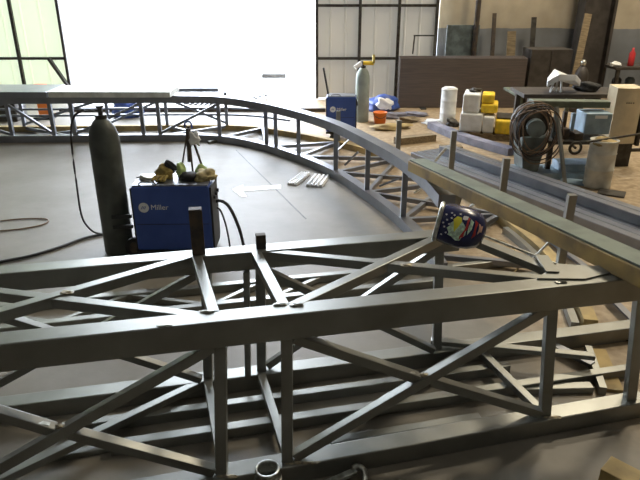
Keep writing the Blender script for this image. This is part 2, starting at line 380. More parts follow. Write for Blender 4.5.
# ---------------------------------------------------------------- curved ring truss
rt = thing('curved_truss', 'large curved steel truss sweeping from the doorway round to the rusty beam', 'truss', (0,7,0))
RZ = .66
inner = smooth_pts([(-7,8.54,0),(-4.5,8.54,0),(-2.3,8.62,0),(-1.45,8.55,0),(-.83,8.13,0),(-.27,7.5,0),(.18,6.8,0),(.5,6.05,0),(.76,5.32,0),(.90,4.7,0),(.95,4.2,0)], 5)
outer = smooth_pts([(-7,9.3,0),(-4.5,9.3,0),(-2.3,9.4,0),(-1.2,9.35,0),(-.45,8.95,0),(.3,8.3,0),(.96,7.5,0),(1.42,6.6,0),(1.72,5.5,0),(1.88,4.6,0),(1.86,3.9,0),(1.78,3.42,0)], 5)
inner = [p+Vector((0,.05,0)) for p in inner]
up = lambda pts, z: [Vector((p.x,p.y,z)) for p in pts]
obj('bottom_chord', sweep(B(), up(inner,.05), .10, .1), 'steel_b', rt)
obj('top_chord', sweep(B(), up(inner,RZ-.05), .13, .1), 'steel_b', rt)
tag(obj('outer_bottom_chord', sweep(B(), up(outer,.04), .09, .08), 'tan', rt), 'ochre primed lower chord')
obj('chord_end', bar(B(), (1.66,3.16,.025), (1.57,2.74,.025), .04, .05), 'steel', rt)
obj('chord_end', bar(B(), (1.73,3.17,.01), (1.65,2.76,.01), .09, .02), 'tan', rt)
obj('inner_rail', sweep(B(), up([p+Vector((-.10,0,0)) for p in outer if p.y < 5.2],.03), .05, .06), 'steel', rt)
obj('outer_top_chord', sweep(B(), up([p for p in outer if p.x < -1.4 and p.y > 8], RZ-.04), .06, .06), 'steel_b', rt)
def near(poly, x=None, y=None):
    return min(poly, key=lambda p: abs(p.x-x) if x is not None else abs(p.y-y))
def interp(poly, t):
    L_ = [0]
    for i in range(1,len(poly)): L_.append(L_[-1]+(poly[i]-poly[i-1]).length)
    d = t*L_[-1]
    for i in range(1,len(poly)):
        if L_[i] >= d:
            return poly[i-1].lerp(poly[i], (d-L_[i-1])/(L_[i]-L_[i-1]))
    return poly[-1].copy()
def proj(poly, q):
    best = None
    for i in range(1,len(poly)):
        a, b = poly[i-1], poly[i]; t = max(0, min(1, (q-a).dot(b-a)/(b-a).length_squared)); c = a.lerp(b,t)
        if best is None or (c-q).length < best[0]: best = ((c-q).length, c)
    return best[1]
ins = [(-5.9,8.6),(-4.45,8.6),(-3.85,8.6),(-3.55,8.6),(-2.57,8.65),(-2.33,8.65),(-1.45,8.6),(-.72,8.1),(-.58,7.95),(-.28,7.55),(.2,6.85),(.5,6.1),(.80,5.3)]
inp = [proj(inner, Vector((*q,0))) for q in ins]
for p in inp:
    tube('post', Vector((p.x,p.y,.1)), Vector((p.x,p.y,RZ-.1)), .05, .05, 'steel_b', rt, up=NF, bev=0)
outs = [(-5.9,9.3),(-4.6,9.3),(-3.85,9.3),(-3.3,9.3),(-2.4,9.4),(-1.46,9.4),(-.9,9.2),(-.3,8.85)]
outs = outs[:6]
oup = [proj(outer, Vector((*q,0))) for q in outs]
for p in oup: tube('outer_post', Vector((p.x,p.y,.08)), Vector((p.x,p.y,RZ-.07)), .045, .045, 'steel_b', rt, up=NF, bev=0)
for q, z in (((.21,8.3),.5),((.96,7.44),.55),((1.52,6.50),.64),((1.82,5.45),.62),((1.93,4.26),.66)):
    p = proj(outer, Vector((*q,0))); tube('outer_post', Vector((p.x,p.y,.08)), Vector((p.x,p.y,z)), .06, .05, 'steel', rt, up=NF, bev=0); oup.append(p)
oup.sort(key=lambda p: (p.x - p.y))
inp.sort(key=lambda p: (p.x - p.y))
# braces on the floor between the chords
pairs = [((-4.45,8.6),(-3.3,9.3)),((-3.55,8.6),(-4.6,9.3)),((-2.33,8.65),(-1.46,9.4)),((-1.45,8.6),(-2.4,9.4)),((-1.45,8.6),(-.9,9.2)),((-.72,8.1),(-.9,9.2)),((-.72,8.1),(.21,8.3)),((-.28,7.55),(.21,8.3)),((-.28,7.55),(.96,7.44)),
         ((.2,6.85),(.21,8.3)),((.2,6.85),(.96,7.44)),((.2,6.85),(1.52,6.5)),((.5,6.1),(.96,7.44)),((.5,6.1),(1.52,6.5)),((.5,6.1),(1.82,5.45)),((.8,5.3),(1.52,6.5)),((.8,5.3),(1.82,5.45)),((.95,4.5),(1.82,5.45)),((.95,4.5),(1.93,4.26))]
for i, (u, v) in enumerate(pairs):
    a = proj(inner, Vector((*u,0))); b = proj(outer, Vector((*v,0))); z = .05 + .004*(i % 3)
    tube('floor_brace', Vector((a.x,a.y,z)), Vector((b.x,b.y,z)), .045, .045, 'steel_b', rt, bev=0)
# upright diagonals
for u, v in (((-4.45,8.6),(-5.9,8.6)),((-3.85,8.6),(-4.45,8.6)),((-3.55,8.6),(-2.57,8.65)),((-2.33,8.65),(-1.45,8.6))):
    a = proj(inner, Vector((*u,0))); b = proj(inner, Vector((*v,0)))
    tube('brace', Vector((a.x,a.y,.11)), Vector((b.x,b.y,RZ-.11)), .035, .035, 'steel_b', rt, up=NF, bev=0)
for u, v in (((-5.9,9.3),(-4.6,9.3)),((-4.6,9.3),(-3.3,9.3)),((-1.46,9.4),(-2.4,9.4)),((-3.3,9.3),(-2.4,9.4))):
    a = proj(outer, Vector((*u,0))); b = proj(outer, Vector((*v,0)))
    tube('brace', Vector((a.x,a.y,.11)), Vector((b.x,b.y,.5)), .035, .035, 'steel_b', rt, up=NF, bev=0)
for z in (.24,.34):
    obj('rail', sweep(B(), up([p for p in outer if p.x < -.3 and p.y > 8], z), .03, .03), 'steel_b', rt)
# bright flat diagonals crossing inside the ring, from the low inner chord to the outer posts
for (p, zp), (q, zq) in ((((334,154),.1),((358,131),.4)), (((415,193),.1),((432,179),.35)), (((468,210),.1),((478,199),.3)), (((525,266),.06),((556,235),.35)), (((435,161),.3),((446,148),.55))):
    a = P(*p, zp); b = P(*q, zq)
    obj('bright_brace', bar(B(), a, b, .03, .012), 'bright', rt)
for (p, zp), (q, zq) in ((((376,140),.5),((452,206),.1)), (((380,186),.1),((400,178),.3)), (((345,165),.1),((358,152),.3)), (((410,165),.5),((447,215),.1))):
    obj('brace', bar(B(), P(*p,zp), P(*q,zq), .02, .02), 'steel_b', rt)

# plates lying on the far straight part
o = obj('steel_plate', box(B(), (-5.6, 8.80, RZ+.04), (3.6,.70,.078)), 'steel_b', bev=.004); tag(o, 'wide grey steel plate lying on the far left part of the curved truss', 'plate')
o = obj('steel_plate', box(B(), (-2.93, 8.76, RZ+.0405), (1.69,.60,.078)), 'barrel', bev=.004); tag(o, 'paler sheet lying on the far truss in front of the bright doorway', 'sheet')

# rusty beam
bt = thing('rusty_girder', 'straight ochre rusty beam lying on the curved truss, running to the right edge', 'beam', (1,4,0))
ba = Vector((.79,4.86,.715)); bb = Vector((1.45,2.44,.905)); bb = bb + (bb-ba)*.35
obj('web_face', bar(B(), ba, bb, .12, .085), 'rust', bt, bev=.004)
obj('top_flange', bar(B(), ba+Vector((.02,0,.05)), bb+Vector((.02,0,.05)), .14, .012), 'olive', bt, bev=.002)
obj('clamp_tab', box(B(), (1.03,4.35,.55), (.10,.012,.26), rz=.3, ry=.2), 'steel', bt)

# bundle of tubes on the floor
A0, A1 = Vector((1.22,7.66,0)), Vector((3.05,4.2,0))
for i, t in enumerate((0,1,2,3,4)):
    off = Vector((.884,.467,0))*(.105*i)
    a = Vector((A0.x,A0.y,.05))+off; b = Vector((A1.x,A1.y,.05))+off
    o = tube('steel_tube', a, b, .095, .1, 'steel_b', bev=.008)
    tag(o, ['nearest tube of the row lying beyond the rusty beam', 'second tube from the rusty beam in the row of laid tubes', 'middle tube of the row laid beyond the rusty beam', 'second tube from the machine side in the row of laid tubes', 'tube of the row nearest the machine and barrel'][i], 'tube', 'row of long steel tubes on the floor')
for i in range(2):
    off = Vector((.884,.467,0))*(.105*(i+2.6))
    a = Vector((A0.x,A0.y,.151))+off; b = Vector((A1.x,A1.y,.151))+off
    a = a.lerp(b,.06)
    o = tube('steel_tube', a, b, .095, .1, 'steel_b', bev=.008)
    tag(o, ['left tube of the two stacked on top of the tube row', 'right tube of the two stacked on top of the tube row'][i], 'tube', 'tubes stacked on the row')
# posts pieces sticking up behind the beam are the outer posts; bluish channel in front of the pallet
pts = smooth_pts([P(432,124,.06),P(455,134,.06),P(480,142,.06),P(512,151,.06)],5)
tag(obj('steel_channel', sweep(B(), up(pts,.05), .16, .1), 'purple', None), 'violet-blue steel channel on the floor in front of the pallet', 'channel')
for (p, q, l) in (((396,139),(434,135),'brown timber block on the floor near the orange bucket'), ((440,147),(462,147),'brown timber block on the floor below the yellow stack')):
    a, b = P(*p,.08), P(*q,.08)
    o = obj('timber_block', bar(B(), (a.x,a.y,.05), (b.x,b.y,.05), .14, .1), 'wood', bev=.005); tag(o, l, 'timber')

# yellow painted corner piece at the bottom right
c = P(612,470,.12)
e = obj('floor_beam', bar(B(), P(606,462,.08)+Vector((0,0,-.04)), P(606,462,.08)+Vector((.35,-.36,-.04)), .12, .08), 'tan', bev=.004)
tag(e, 'yellow-topped beam end at the bottom right corner', 'beam')

# ---------------------------------------------------------------- helmet
hl = thing('welding_helmet', 'navy welding helmet painted with flag and eagle, lying on the truss', 'helmet', (.72,2.96,.86))
ax = Vector((.90,-.26,-.16)).normalized(); hc = Vector((.625,2.95,.955))
prof = [(.096,0),(.102,.02),(.108,.06),(.111,.13),(.104,.175),(.087,.215),(.056,.24),(.0,.25)]
def surf(s, ang, off=0.):
    """point on the shell: s along axis, ang round it"""
    for (r0,z0),(r1,z1) in zip(prof, prof[1:]):
        if z0 <= s <= z1: r = r0+(r1-r0)*(s-z0)/(z1-z0); break
    else: r = .02
    R = ax.to_track_quat('Z','Y').to_matrix()
    return hc + R @ Vector(((r+off)*math.cos(ang), (r+off)*math.sin(ang), s))
bm = lathe(B(), prof, hc, 40, ax); o = obj('shell', bm, 'navy', hl, smooth=True)
sm = o.modifiers.new('solid','SOLIDIFY'); sm.thickness = .004; sm.offset = -1
obj('liner', lathe(B(), [(0,.06),(.065,.055),(.085,.03),(.09,.01)], hc, 32, ax), 'black_c', hl, smooth=True)
bm = B(); R3 = ax.to_track_quat('Z','Y').to_matrix().to_4x4()
N1 = 40; rr = []
for i in range(N1):
    t = 2*PI*i/N1; cc = hc + R3.to_3x3() @ Vector((.099*math.cos(t), .099*math.sin(t), 0)); rad = (R3.to_3x3() @ Vector((math.cos(t), math.sin(t),0)))
    rr.append([bm.verts.new(cc + rad*.010*math.cos(2*PI*k/8) + ax*.012*math.sin(2*PI*k/8)) for k in range(8)])
for i in range(N1):
    for k in range(8): bm.faces.new((rr[i][k], rr[(i+1)%N1][k], rr[(i+1)%N1][(k+1)%8], rr[i][(k+1)%8]))
tag(obj('rim', bm, 'bright', hl, smooth=True), 'shiny pale rim')
# angle facing the camera
R0 = ax.to_track_quat('Z','Y').to_matrix()
tocam = (Vector((0,0,CH))-hc).normalized(); lv = R0.inverted() @ tocam; AC = math.atan2(lv.y, lv.x)
# which sense of angle goes up?
upsign = 1 if surf(.1, AC+.3).z > surf(.1, AC).z else -1
def decal(name, m, pts, off=.0015, label=None, sub=4):
    # polygon in (s, t) with t = arc distance upward, triangulated fan with refinement
    bm = B(); cs = sum(p[0] for p in pts)/len(pts); ct = sum(p[1] for p in pts)/len(pts)
    rings = []
    for k in range(sub+1):
        f = k/sub; rings.append([bm.verts.new(surf(cs+(p[0]-cs)*f, AC+upsign*(ct+(p[1]-ct)*f)/.115, off)) for p in pts] if k else [bm.verts.new(surf(cs, AC+upsign*ct/.115, off))])
    n = len(pts)
    for i in range(n): bm.faces.new((rings[0][0], rings[1][i], rings[1][(i+1)%n]))
    for k in range(1, sub):
        for i in range(n): bm.faces.new((rings[k][i], rings[k+1][i], rings[k+1][(i+1)%n], rings[k][(i+1)%n]))
    o = obj(name, bm, m, hl); 
    if label: o['label'] = label
    return o
circ = lambda s, t, a, b, n=14, w=0: [(s+a*(1+w*math.sin(3*k))*math.cos(2*PI*k/n), t+b*(1+w*math.cos(5*k))*math.sin(2*PI*k/n)) for k in range(n)]
decal('decal', 'pale_green', circ(.100,-.022,.046,.056,18,.14), .0015, 'pale green and white round patch')
decal('decal', 'yel_decal', [(.070,.03),(.086,.052),(.108,.050),(.114,.028),(.104,.0),(.088,-.035),(.080,-.005),(.076,.012)], .003, 'yellow bird head')
decal('decal', 'white', circ(.128,.055,.016,.014,8,.3), .002, 'white star')
for i, (s, t) in enumerate(((.03,.05),(.04,.02),(.035,-.02),(.055,.065),(.055,-.0),(.05,-.05),(.07,.055),(.025,.0),(.06,.035),(.098,.07),(.03,-.07))):
    st = [(s+(.0075 if k % 2 == 0 else .0035)*math.cos(PI*k/5+i), t+(.0075 if k % 2 == 0 else .0035)*math.sin(PI*k/5+i)) for k in range(10)]
    decal('star', 'white', st, .002, sub=1)
decal('stripe', 'red', [(.140,.06),(.150,.06),(.150,.0),(.138,-.05),(.122,-.07),(.12,-.05),(.136,-.02),(.141,.02)], .0025, 'red stripe')
decal('stripe', 'pale_green', [(.155,.055),(.172,.045),(.170,.0),(.155,-.035),(.152,-.0)], .0025, 'pale stripe')
decal('stripe', 'red', [(.178,.06),(.195,.05),(.195,-.03),(.18,-.05)], .0025, 'red stripe')
decal('decal', 'skin_decal', [(.200,.05),(.222,.045),(.222,.0),(.202,-.02)], .002, 'peach patch')

# ---------------------------------------------------------------- near welder
def make_welder(name, label, x, y, rz, w, dep, h, zb=.07):
    t = thing(name, label, 'welder', (x,y,0), rz)
    t.matrix_basis  # basis used below
    bpy.context.view_layer.update()
    MB = t.matrix_basis
    def O(n, bm, m, p=t, **k):
        bm.transform(MB); return obj(n, bm, m, p, **k)
    body = O('cabinet', box(B(), (0,0,zb+(h-zb)/2), (w,dep,h-zb)), 'blue', bev=.012)
    O('lid', box(B(), (0,0,h+.006), (w-.02,dep-.02,.012)), 'steel_b', bev=.003)
    O('side_seam', box(B(), (0,-dep/2-.001,zb+(h-zb)*.42), (w-.04,.003,.004)), 'dark')
    O('front_panel', box(B(), (w/2+.008,0,zb+(h-zb)/2), (.018,dep-.02,h-zb-.025)), 'dark', bev=.004)
    O('back_panel', box(B(), (-w/2-.006,0,zb+(h-zb)/2), (.012,dep-.02,h-zb-.025)), 'dark', bev=.004)
    O('undercarriage', box(B(), (0,0,zb-.015), (w+.02,dep+.02,.03)), 'dark', bev=.003)
    for sx in (-1,1):
        for sy in (-1,1):
            O('wheel', cyl(B(), (sx*(w/2-.08), sy*(dep/2-.02)-.015, .035), (sx*(w/2-.08), sy*(dep/2-.02)+.015, .035), .035), 'rubber')
    for k in range(3):
        kn = cyl(B(), (w/2+.016, -dep/2+.1+k*.09, h-.12), (w/2+.035, -dep/2+.1+k*.09, h-.12), .016); O('knob', kn, 'dark')
    O('handle', hose(B(), [(-w/2+.06,-dep/2+.03,h),(-w/2+.08,-dep/2+.03,h+.03),(-w/2+.18,-dep/2+.03,h+.03),(-w/2+.2,-dep/2+.03,h)], .007), 'steel')
    ez = h*.72
    lg = lathe(B(), [(0,.0),(.042,.0),(.042,.0025),(0,.0025)], (-w/2+.09,-dep/2-.001,ez), 28, (0,-1,0))
    lo = O('emblem', lg, 'white')
    bm = B()
    for dx in (-.013, .0, .013):
        bar(bm, (-w/2+.09+dx-.008,-dep/2-.0045,ez-.012), (-w/2+.09+dx+.006,-dep/2-.0045,ez+.012), .005,.002, up=(0,1,0))
    bm.transform(MB); e = obj('emblem_mark', bm, 'blue', lo)
    mt = MB @ Matrix.Translation((-w/2+.145,-dep/2-.002,ez)) @ Matrix.Rotation(PI/2,4,'X')
    text_mesh('lettering', 'Miller', .062, 'white', t, mt)
    mt = MB @ Matrix.Translation((-w/2+.19,-dep/2-.002,ez-.04)) @ Matrix.Rotation(PI/2,4,'X')
    return t
wl = make_welder('welding_machine', 'near blue welding machine with white emblem, gloves and rags on its lid', -1.205, 4.74, .02, .625, .34, .62)
far_ = make_welder('welding_machine', 'far blue welding machine behind the curved truss, beside the far gas cylinder', .31, 8.88, -.03, .42, .30, .62, .12)

def gas_cylinder(name, label, x, y, r, h, m, capm='grease', lean=0):
    t = thing(name, label, 'gas cylinder', (x,y,0))
    p = [(0,.0),(r*.92,0),(r,.02),(r,h-r*1.75),(r*.95,h-r*1.35),(r*.83,h-r*.9),(r*.6,h-r*.5),(r*.4,h-r*.28),(r*.28,h-r*.2),(r*.28,h-.02),(0,h-.02)]
    obj('tank', lathe(B(), p, (x,y,0), 36), m, t, smooth=True)
    obj('neck_ring', lathe(B(), [(0,h-.03),(r*.38,h-.03),(r*.38,h),(0,h)], (x,y,0), 24), capm, t)
    obj('valve', lathe(B(), [(0,h),(.018,h),(.018,h+.05),(.03,h+.055),(.03,h+.07),(0,h+.07)], (x,y,0), 16), capm, t)
    return t
cy = gas_cylinder('gas_cylinder', 'near dark green gas cylinder standing left of the near blue welding machine', -1.715, 4.70, .119, 1.17, 'green_cyl')
obj('regulator', cyl(B(), (-1.715,4.70,1.20), (-1.83,4.68,1.20), .009), 'grease', cy)
# cylinder bracket and cart wheel
ca = thing('cylinder_cart', 'low black wheeled rack holding the near gas cylinder to the welder', 'cart', (-1.6,4.8,0))
obj('wheel', cyl(B(), (-1.54,4.585,.085), (-1.54,4.615,.085), .085, n=28), 'rubber', ca)
obj('hub', cyl(B(), (-1.54,4.578,.085), (-1.54,4.588,.085), .05, n=24), 'rust_dk', ca)
obj('rack_strap', bar(B(), (-1.70,4.576,.36), (-1.54,4.60,.36), .008, .03), 'dark', ca)
obj('rack_strap', bar(B(), (-1.70,4.576,.27), (-1.54,4.60,.27), .008, .03), 'dark', ca)
obj('axle_bar', bar(B(), (-1.59,4.6,.05), (-1.59,5.0,.05), .03, .03), 'dark', ca)

gc = gas_cylinder('gas_cylinder', 'far grey-green gas cylinder with yellow regulator near the cream doors', .70, 10.05, .115, .90, 'grey_cyl')
obj('regulator', cyl(B(), (.70,10.0,.95), (.86,9.97,.95), .03), 'yellow', gc)
obj('regulator', cyl(B(), (.66,10.0,.95), (.56,9.97,.88), .035), 'white', gc)
obj('gauge', cyl(B(), (.86,9.94,.95), (.86,9.97,1.08), .02), 'brass', gc)
o = obj('handle_pole', bar(B(), (.12,8.93,.635), (.05,8.8,1.02), .02, .02), 'dark', far_)
# cylinder on the right by the column
rc = gas_cylinder('gas_cylinder', 'dark gas cylinder with bright cap on the right beside the building column', 4.62, 10.9, .12, .82, 'plate2')
rc_cap = obj('cap', lathe(B(), [(0,.80),(.045,.80),(.05,.86),(.03,.9),(0,.9)], (4.62,10.9,0), 20), 'bright', rc, smooth=True)

# things on the near welder
LZ = .633; WS = Vector((.03,-.11,0))
def rest(name, label, cat, m, c, s, seed, amp=.2):
    bm = blob(B(), (c[0],c[1],c[2]+.55*s[2]), s, seed, amp); o = obj(name, bm, m, smooth=True); tag(o, label, cat); return o
g1 = thing('leather_glove', 'mustard leather glove slumped on the left of the near welder lid', 'glove', (-1.32,4.88,LZ))
obj('palm', blob(B(), (-1.31,4.88,LZ+.04), (.075,.06,.075), 4, .12), 'glove', g1, smooth=True)
for k in range(4): obj('finger', hose(B(), [(-1.34+.02*k,4.83,LZ+.03),(-1.37+.03*k,4.78,LZ+.035),(-1.38+.03*k,4.745,LZ+.015)], .013), 'glove', g1, smooth=True)
obj('cuff', lathe(B(), [(.05,0),(.06,.06),(.058,.065),(.045,0)], (-1.29,4.9,LZ+.06), 20, (.5,.1,.6)), 'black_c', g1, smooth=True)
rest('rag', 'pale green rag on the middle of the near welder lid', 'rag', 'greenc', (-1.185,4.93,LZ), (.035,.05,.08), 12)
rest('cap', 'black cap lying on the middle of the near welder lid', 'cap', 'black_c', (-1.10,4.84,LZ), (.075,.07,.04), 14, .1)
rest('leather_apron', 'tan leather cloth bundled over the right corner of the near welder lid', 'cloth', 'cloth', (-.97,4.86,LZ), (.085,.09,.05), 17, .25)
rest('cloth_roll', 'small olive cloth behind the cap on the near welder lid', 'cloth', 'greenc', (-1.03,4.99,LZ), (.05,.04,.055), 19)
rest('tool_tray', 'low silvery heap of clips at the left end of the near welder lid', 'clips', 'barrel', (-1.45,4.86,LZ), (.07,.06,.018), 21, .3)
# A-frame hanger
st = thing('lifting_sling', 'rusty inverted-V sling frame standing on the near welder lid', 'sling', (-1.1,5.0,LZ))
ap = Vector((-1.115,5.02,1.03))
obj('leg', bar(B(), (-1.21,5.02,LZ+.0), ap, .012, .012), 'rust_dk', st)
obj('leg', bar(B(), (-1.01,5.02,LZ+.0), ap, .016, .016), 'rust_dk', st)
obj('leg', bar(B(), (-1.115,5.05,LZ+.0), ap, .014, .014), 'rust_dk', st)
obj('hanging_bar', bar(B(), (-1.12,4.99,.74), (-1.115,5.0,1.02), .025, .03), 'rust_dk', st)
o = obj('hanging_rag', blob(B(), (-1.06,4.98,.93), (.04,.02,.07), 33, .35), 'white', st, smooth=True); o['label'] = 'white rag tied at the top'
obj('hook', hose(B(), [(-1.14,5.0,1.03),(-1.13,5.0,1.07),(-1.09,5.0,1.07),(-1.08,5.0,1.02)], .008), 'blue', st)

for o in [x for x in COL.objects if x.name.split('.')[0] in ('leather_glove','lifting_sling','rag','cap','leather_apron','cloth_roll','tool_tray')]:
    if o.parent is None: o.location = o.location + WS

# cables
def cable(name, pts, r, label, m='hose_dk', cat='cable'):
    o = obj(name, hose(B(), pts, r), m, smooth=True); return tag(o, label, cat)
cable('hose', [(-1.83,4.68,1.21),(-1.91,4.66,1.16),(-1.95,4.64,1.0),(-1.96,4.62,.6),(-1.95,4.6,.35),(-1.88,4.58,.24),(-1.81,4.6,.2)], .008, 'thin hose looping down the left side of the near gas cylinder', cat='hose')
fl = lambda px, py, z=.014: P(px,py,z)
cable('cable', [fl(-30,270),fl(0,262),fl(30,256),fl(60,247),fl(85,238),fl(104,234)], .013, 'black cable on the floor running left from the near gas cylinder', cat='cable')
cable('cable', [fl(-20,223,.009),fl(20,219,.009),fl(46,219,.009),fl(44,224,.009),fl(20,229,.009),fl(-20,232,.009)], .007, 'thin brown cord looping on the floor at the left edge', 'hose', 'cord')
cable('cable', [(-.91,4.8,.40),(-.84,4.78,.43),(-.76,4.75,.38),(-.68,4.7,.2),(-.63,4.62,.014),(-.60,4.50,.014),(-.58,4.3,.014)], .014, 'thick black cable arching off the right side of the near welder')
cable('cable', [(-.91,4.82,.36),(-.85,4.80,.34),(-.80,4.76,.2),(-.76,4.66,.012),(-.75,4.5,.012)], .008, 'thin black cable dropping from the right side of the near welder')
cable('cable', [P(463,225,.1),P(470,235,.05),P(490,238,.02),P(510,245,.02),P(520,262,.02),P(512,275,.02)], .007, 'pale cord trailing on the floor beside the welding helmet', 'tan', 'cord')
cable('cable', [P(555,290,.008),P(572,320,.008),P(600,335,.008),P(636,340,.008),P(650,325,.008)], .006, 'thin dark wire curving on the floor at the right behind the truss post', 'hose_dk', 'wire')

# floor items
def ribbed(name, c, L_, w, rz, label):
    bm = B(); n = 4
    for i in range(n): box(bm, (0,(i-(n-1)/2)*w/n,.018), (L_, w/n*.55,.024))
    box(bm, (0,0,.006), (L_,w,.01))
    bm.transform(Matrix.Translation((c.x,c.y,0)) @ Matrix.Rotation(rz,4,'Z')); o = obj(name, bm, 'white'); return tag(o, label, 'panel')
ribbed('ribbed_panel', P(299,179.5), .46, .12, 1.25, 'narrower white ribbed offcut on the floor inside the ring')
ribbed('ribbed_panel', P(318,181.5), .42, .20, 1.35, 'wider white ribbed offcut on the floor inside the ring')
ar = B(); prism(ar, [(P(*q).x,P(*q).y) for q in ((232,189.5),(243,185),(244,187.5),(281,185),(281,189),(243,191.5),(247,197),(241,197))], .0, .004)
tag(obj('painted_arrow', ar, 'white'), 'white arrow lying flat on the grey floor, pointing left', 'arrow')
# steel offcut by ring
a, b = P(208,141,.04), P(232,137,.04); loose((a.x,a.y,.02),(b.x,b.y,.02), .05,.04,'short dark bar on the floor inside the far part of the ring', name='flat_bar', cat='bar')

# pipe coupling and clamp at the bottom
c = P(268,463,.13)
cp = thing('pipe_ring', 'shiny short pipe ring at the bottom edge in front of the truss', 'ring', (c.x,c.y-.03,0))
obj('ring_body', lathe(B(), [(.046,.0),(.056,.0),(.058,.05),(.058,.09),(.050,.10),(.050,.115),(.056,.125),(.053,.13),(.045,.13),(.043,.12),(.043,.0),(.046,0)], (c.x,c.y-.03,0), 40), 'bright', cp, smooth=True)
obj('collar', lathe(B(), [(.058,.06),(.062,.062),(.062,.075),(.058,.077)], (c.x,c.y-.03,0), 40), 'steel', cp)
k0 = P(328,481,.05); k1 = P(356,470,.05)
cl = thing('locking_clamp', 'silver clamp with a rounded jaw at the bottom edge', 'clamp', (k1.x,k1.y,0))
obj('handle', bar(B(), (k0.x-.05,k0.y-.02,.03), (k1.x,k1.y,.045), .032, .02), 'bright', cl, bev=.003)
obj('jaw', hose(B(), [(k1.x-.015,k1.y+.01,.05),(k1.x+.01,k1.y+.018,.055),(k1.x+.035,k1.y+.0,.05),(k1.x+.04,k1.y-.04,.03),(k1.x+.02,k1.y-.06,.012)], .014), 'bright', cl, smooth=True)

# ---------------------------------------------------------------- workshop background
# steel plates on edge
pl = thing('plate_rack', 'wide dark brown stack of steel sheets on edge against the back wall', 'steel sheets', (2.6,11.5,0))
for k in range(4): obj('sheet', box(B(), (2.60,11.25+.07*k,.45), (2.30,.035,.88+.012*k)), 'plate', pl, bev=.004)
obj('foot', box(B(), (1.9,11.3,.012), (.1,.5,.02)), 'dark', pl); obj('foot', box(B(), (3.2,11.3,.012), (.1,.5,.02)), 'dark', pl)
o = obj('steel_cabinet', box(box(B(), (4.16,11.45,.53), (.74,.5,1.03)), (4.16,11.19,.53), (.02,.02,.98)), 'plate2', bev=.008); tag(o, 'near-black steel cabinet between the brown sheets and the building column', 'cabinet')
# low dark sheet cart in front of wall
o = obj('wall_panel', box(B(), (2.72,12.05,1.02), (.62,.03,.78)), 'machine', bev=.004); tag(o, 'dull blue-grey panel hung on the wall behind the brown sheets', 'panel')
fp = thing('picture_frame_stand', 'thin empty metal frame leaning on the cream doors above the sheets', 'frame', (1.9,11.9,.9))
for a, b in (((1.72,11.6,.93),(1.76,11.75,1.24)),((2.12,11.6,.93),(2.14,11.75,1.24)),((1.74,11.75,1.24),(2.15,11.75,1.24))): obj('bar', bar(B(), a, b, .025,.025), 'grease', fp)
for i, (x, h, w, m, l) in enumerate(((3.30,1.62,.07,'rust_dk','tall rusty bar standing behind the brown sheets, left of two'), (4.05,1.55,.09,'grease','dark upright post leaning on the wall above the dark cabinet'), (3.66,1.30,.16,'wood','pale brown board leaning on the wall behind the brown sheets'))):
    o = obj('leaning_bar', bar(B(), (x,11.80,0), (x-.03,12.0,h), w, .03, up=NF), m); tag(o, l, 'bar')
o = obj('leaning_plank', bar(B(), (4.62,11.25,0), (4.90,11.7,1.62), .13, .03, up=NF), 'wood'); tag(o, 'long brown plank leaning on the building column', 'plank')
# bench on the far right
bn = thing('workbench', 'dark long workbench with a shelf against the right back wall', 'workbench', (6.1,11.7,0))
obj('bench_top', box(B(), (6.4,11.65,.70), (2.0,.7,.05)), 'plate2', bn, bev=.004)
obj('shelf', box(B(), (6.4,11.65,.25), (1.9,.6,.03)), 'plate2', bn)
for x in (5.47,6.5,7.33):
    for y in (11.35,11.95): obj('leg', box(B(), (x,y,.34), (.06,.06,.68)), 'grease', bn)
def onbench(name, label, cat, m, x, w, h, y=11.5, z=.725):
    o = obj(name, box(B(), (x,y,z+h/2), (w,.2,h)), m, bev=min(.02,w*.2)); return tag(o, label, cat)
o = obj('fire_extinguisher_bottle', lathe(B(), [(0,0),(.05,0),(.055,.02),(.055,.22),(.02,.28),(.02,.32),(0,.32)], (5.75,11.5,.726), 20), 'red', smooth=True); tag(o, 'red bottle standing on the dark workbench at the right', 'bottle')
rest('white_bag', 'small pale heap on the dark workbench left of the red bottle', 'bag', 'white_sack', (5.45,11.45,.726), (.10,.08,.05), 41)
onbench('toolbox', 'red-grey toolbox on the workbench right of the red bottle', 'toolbox', 'machine', 6.2, .4, .18)
for i, x in enumerate((5.6,5.85,6.15,6.4)):
    o = obj('canister', lathe(B(), [(0,0),(.08,0),(.085,.02),(.085,.2),(.05,.24),(0,.24)], (x,11.6,.266), 18), ['grease','machine','rust_dk','white'][i], smooth=True)
    tag(o, ['black','grey','brown','white'][i]+' canister on the lower shelf of the workbench', 'canister', 'canisters under the workbench')

# junk by the cream doors
rest('tarp', 'dark blue crumpled tarp on the floor beside the far gas cylinder', 'tarp', 'blue', (1.12,11.0,0), (.30,.25,.17), 51, .2)
rest('white_rag', 'white rag on top of the dark blue tarp', 'rag', 'white', (1.12,10.55,.12), (.13,.08,.12), 52, .35)
bk = thing('bucket', 'orange bucket on the floor beside the far gas cylinder', 'bucket', (.97,10.0,0))
obj('pail', lathe(B(), [(0,0),(.09,0),(.11,.17),(.117,.17),(.117,.185),(.10,.185),(.08,.02),(0,.02)], (.99,9.9,0), 28), 'orange', bk, smooth=True)
obj('bail', hose(B(), [(.88,9.9,.17),(.9,9.84,.13),(.99,9.77,.10),(1.08,9.84,.13),(1.10,9.9,.17)], .005), 'grease', bk)
jl = ['violet-grey crumpled plastic beyond the orange bucket', 'pale brown lump among the scrap by the brown sheets', 'white lump among the scrap by the brown sheets', 'dark lump of scrap beside the white drum', 'ochre scrap heap right of the orange bucket', 'light violet scrap near the foot of the brown sheets']
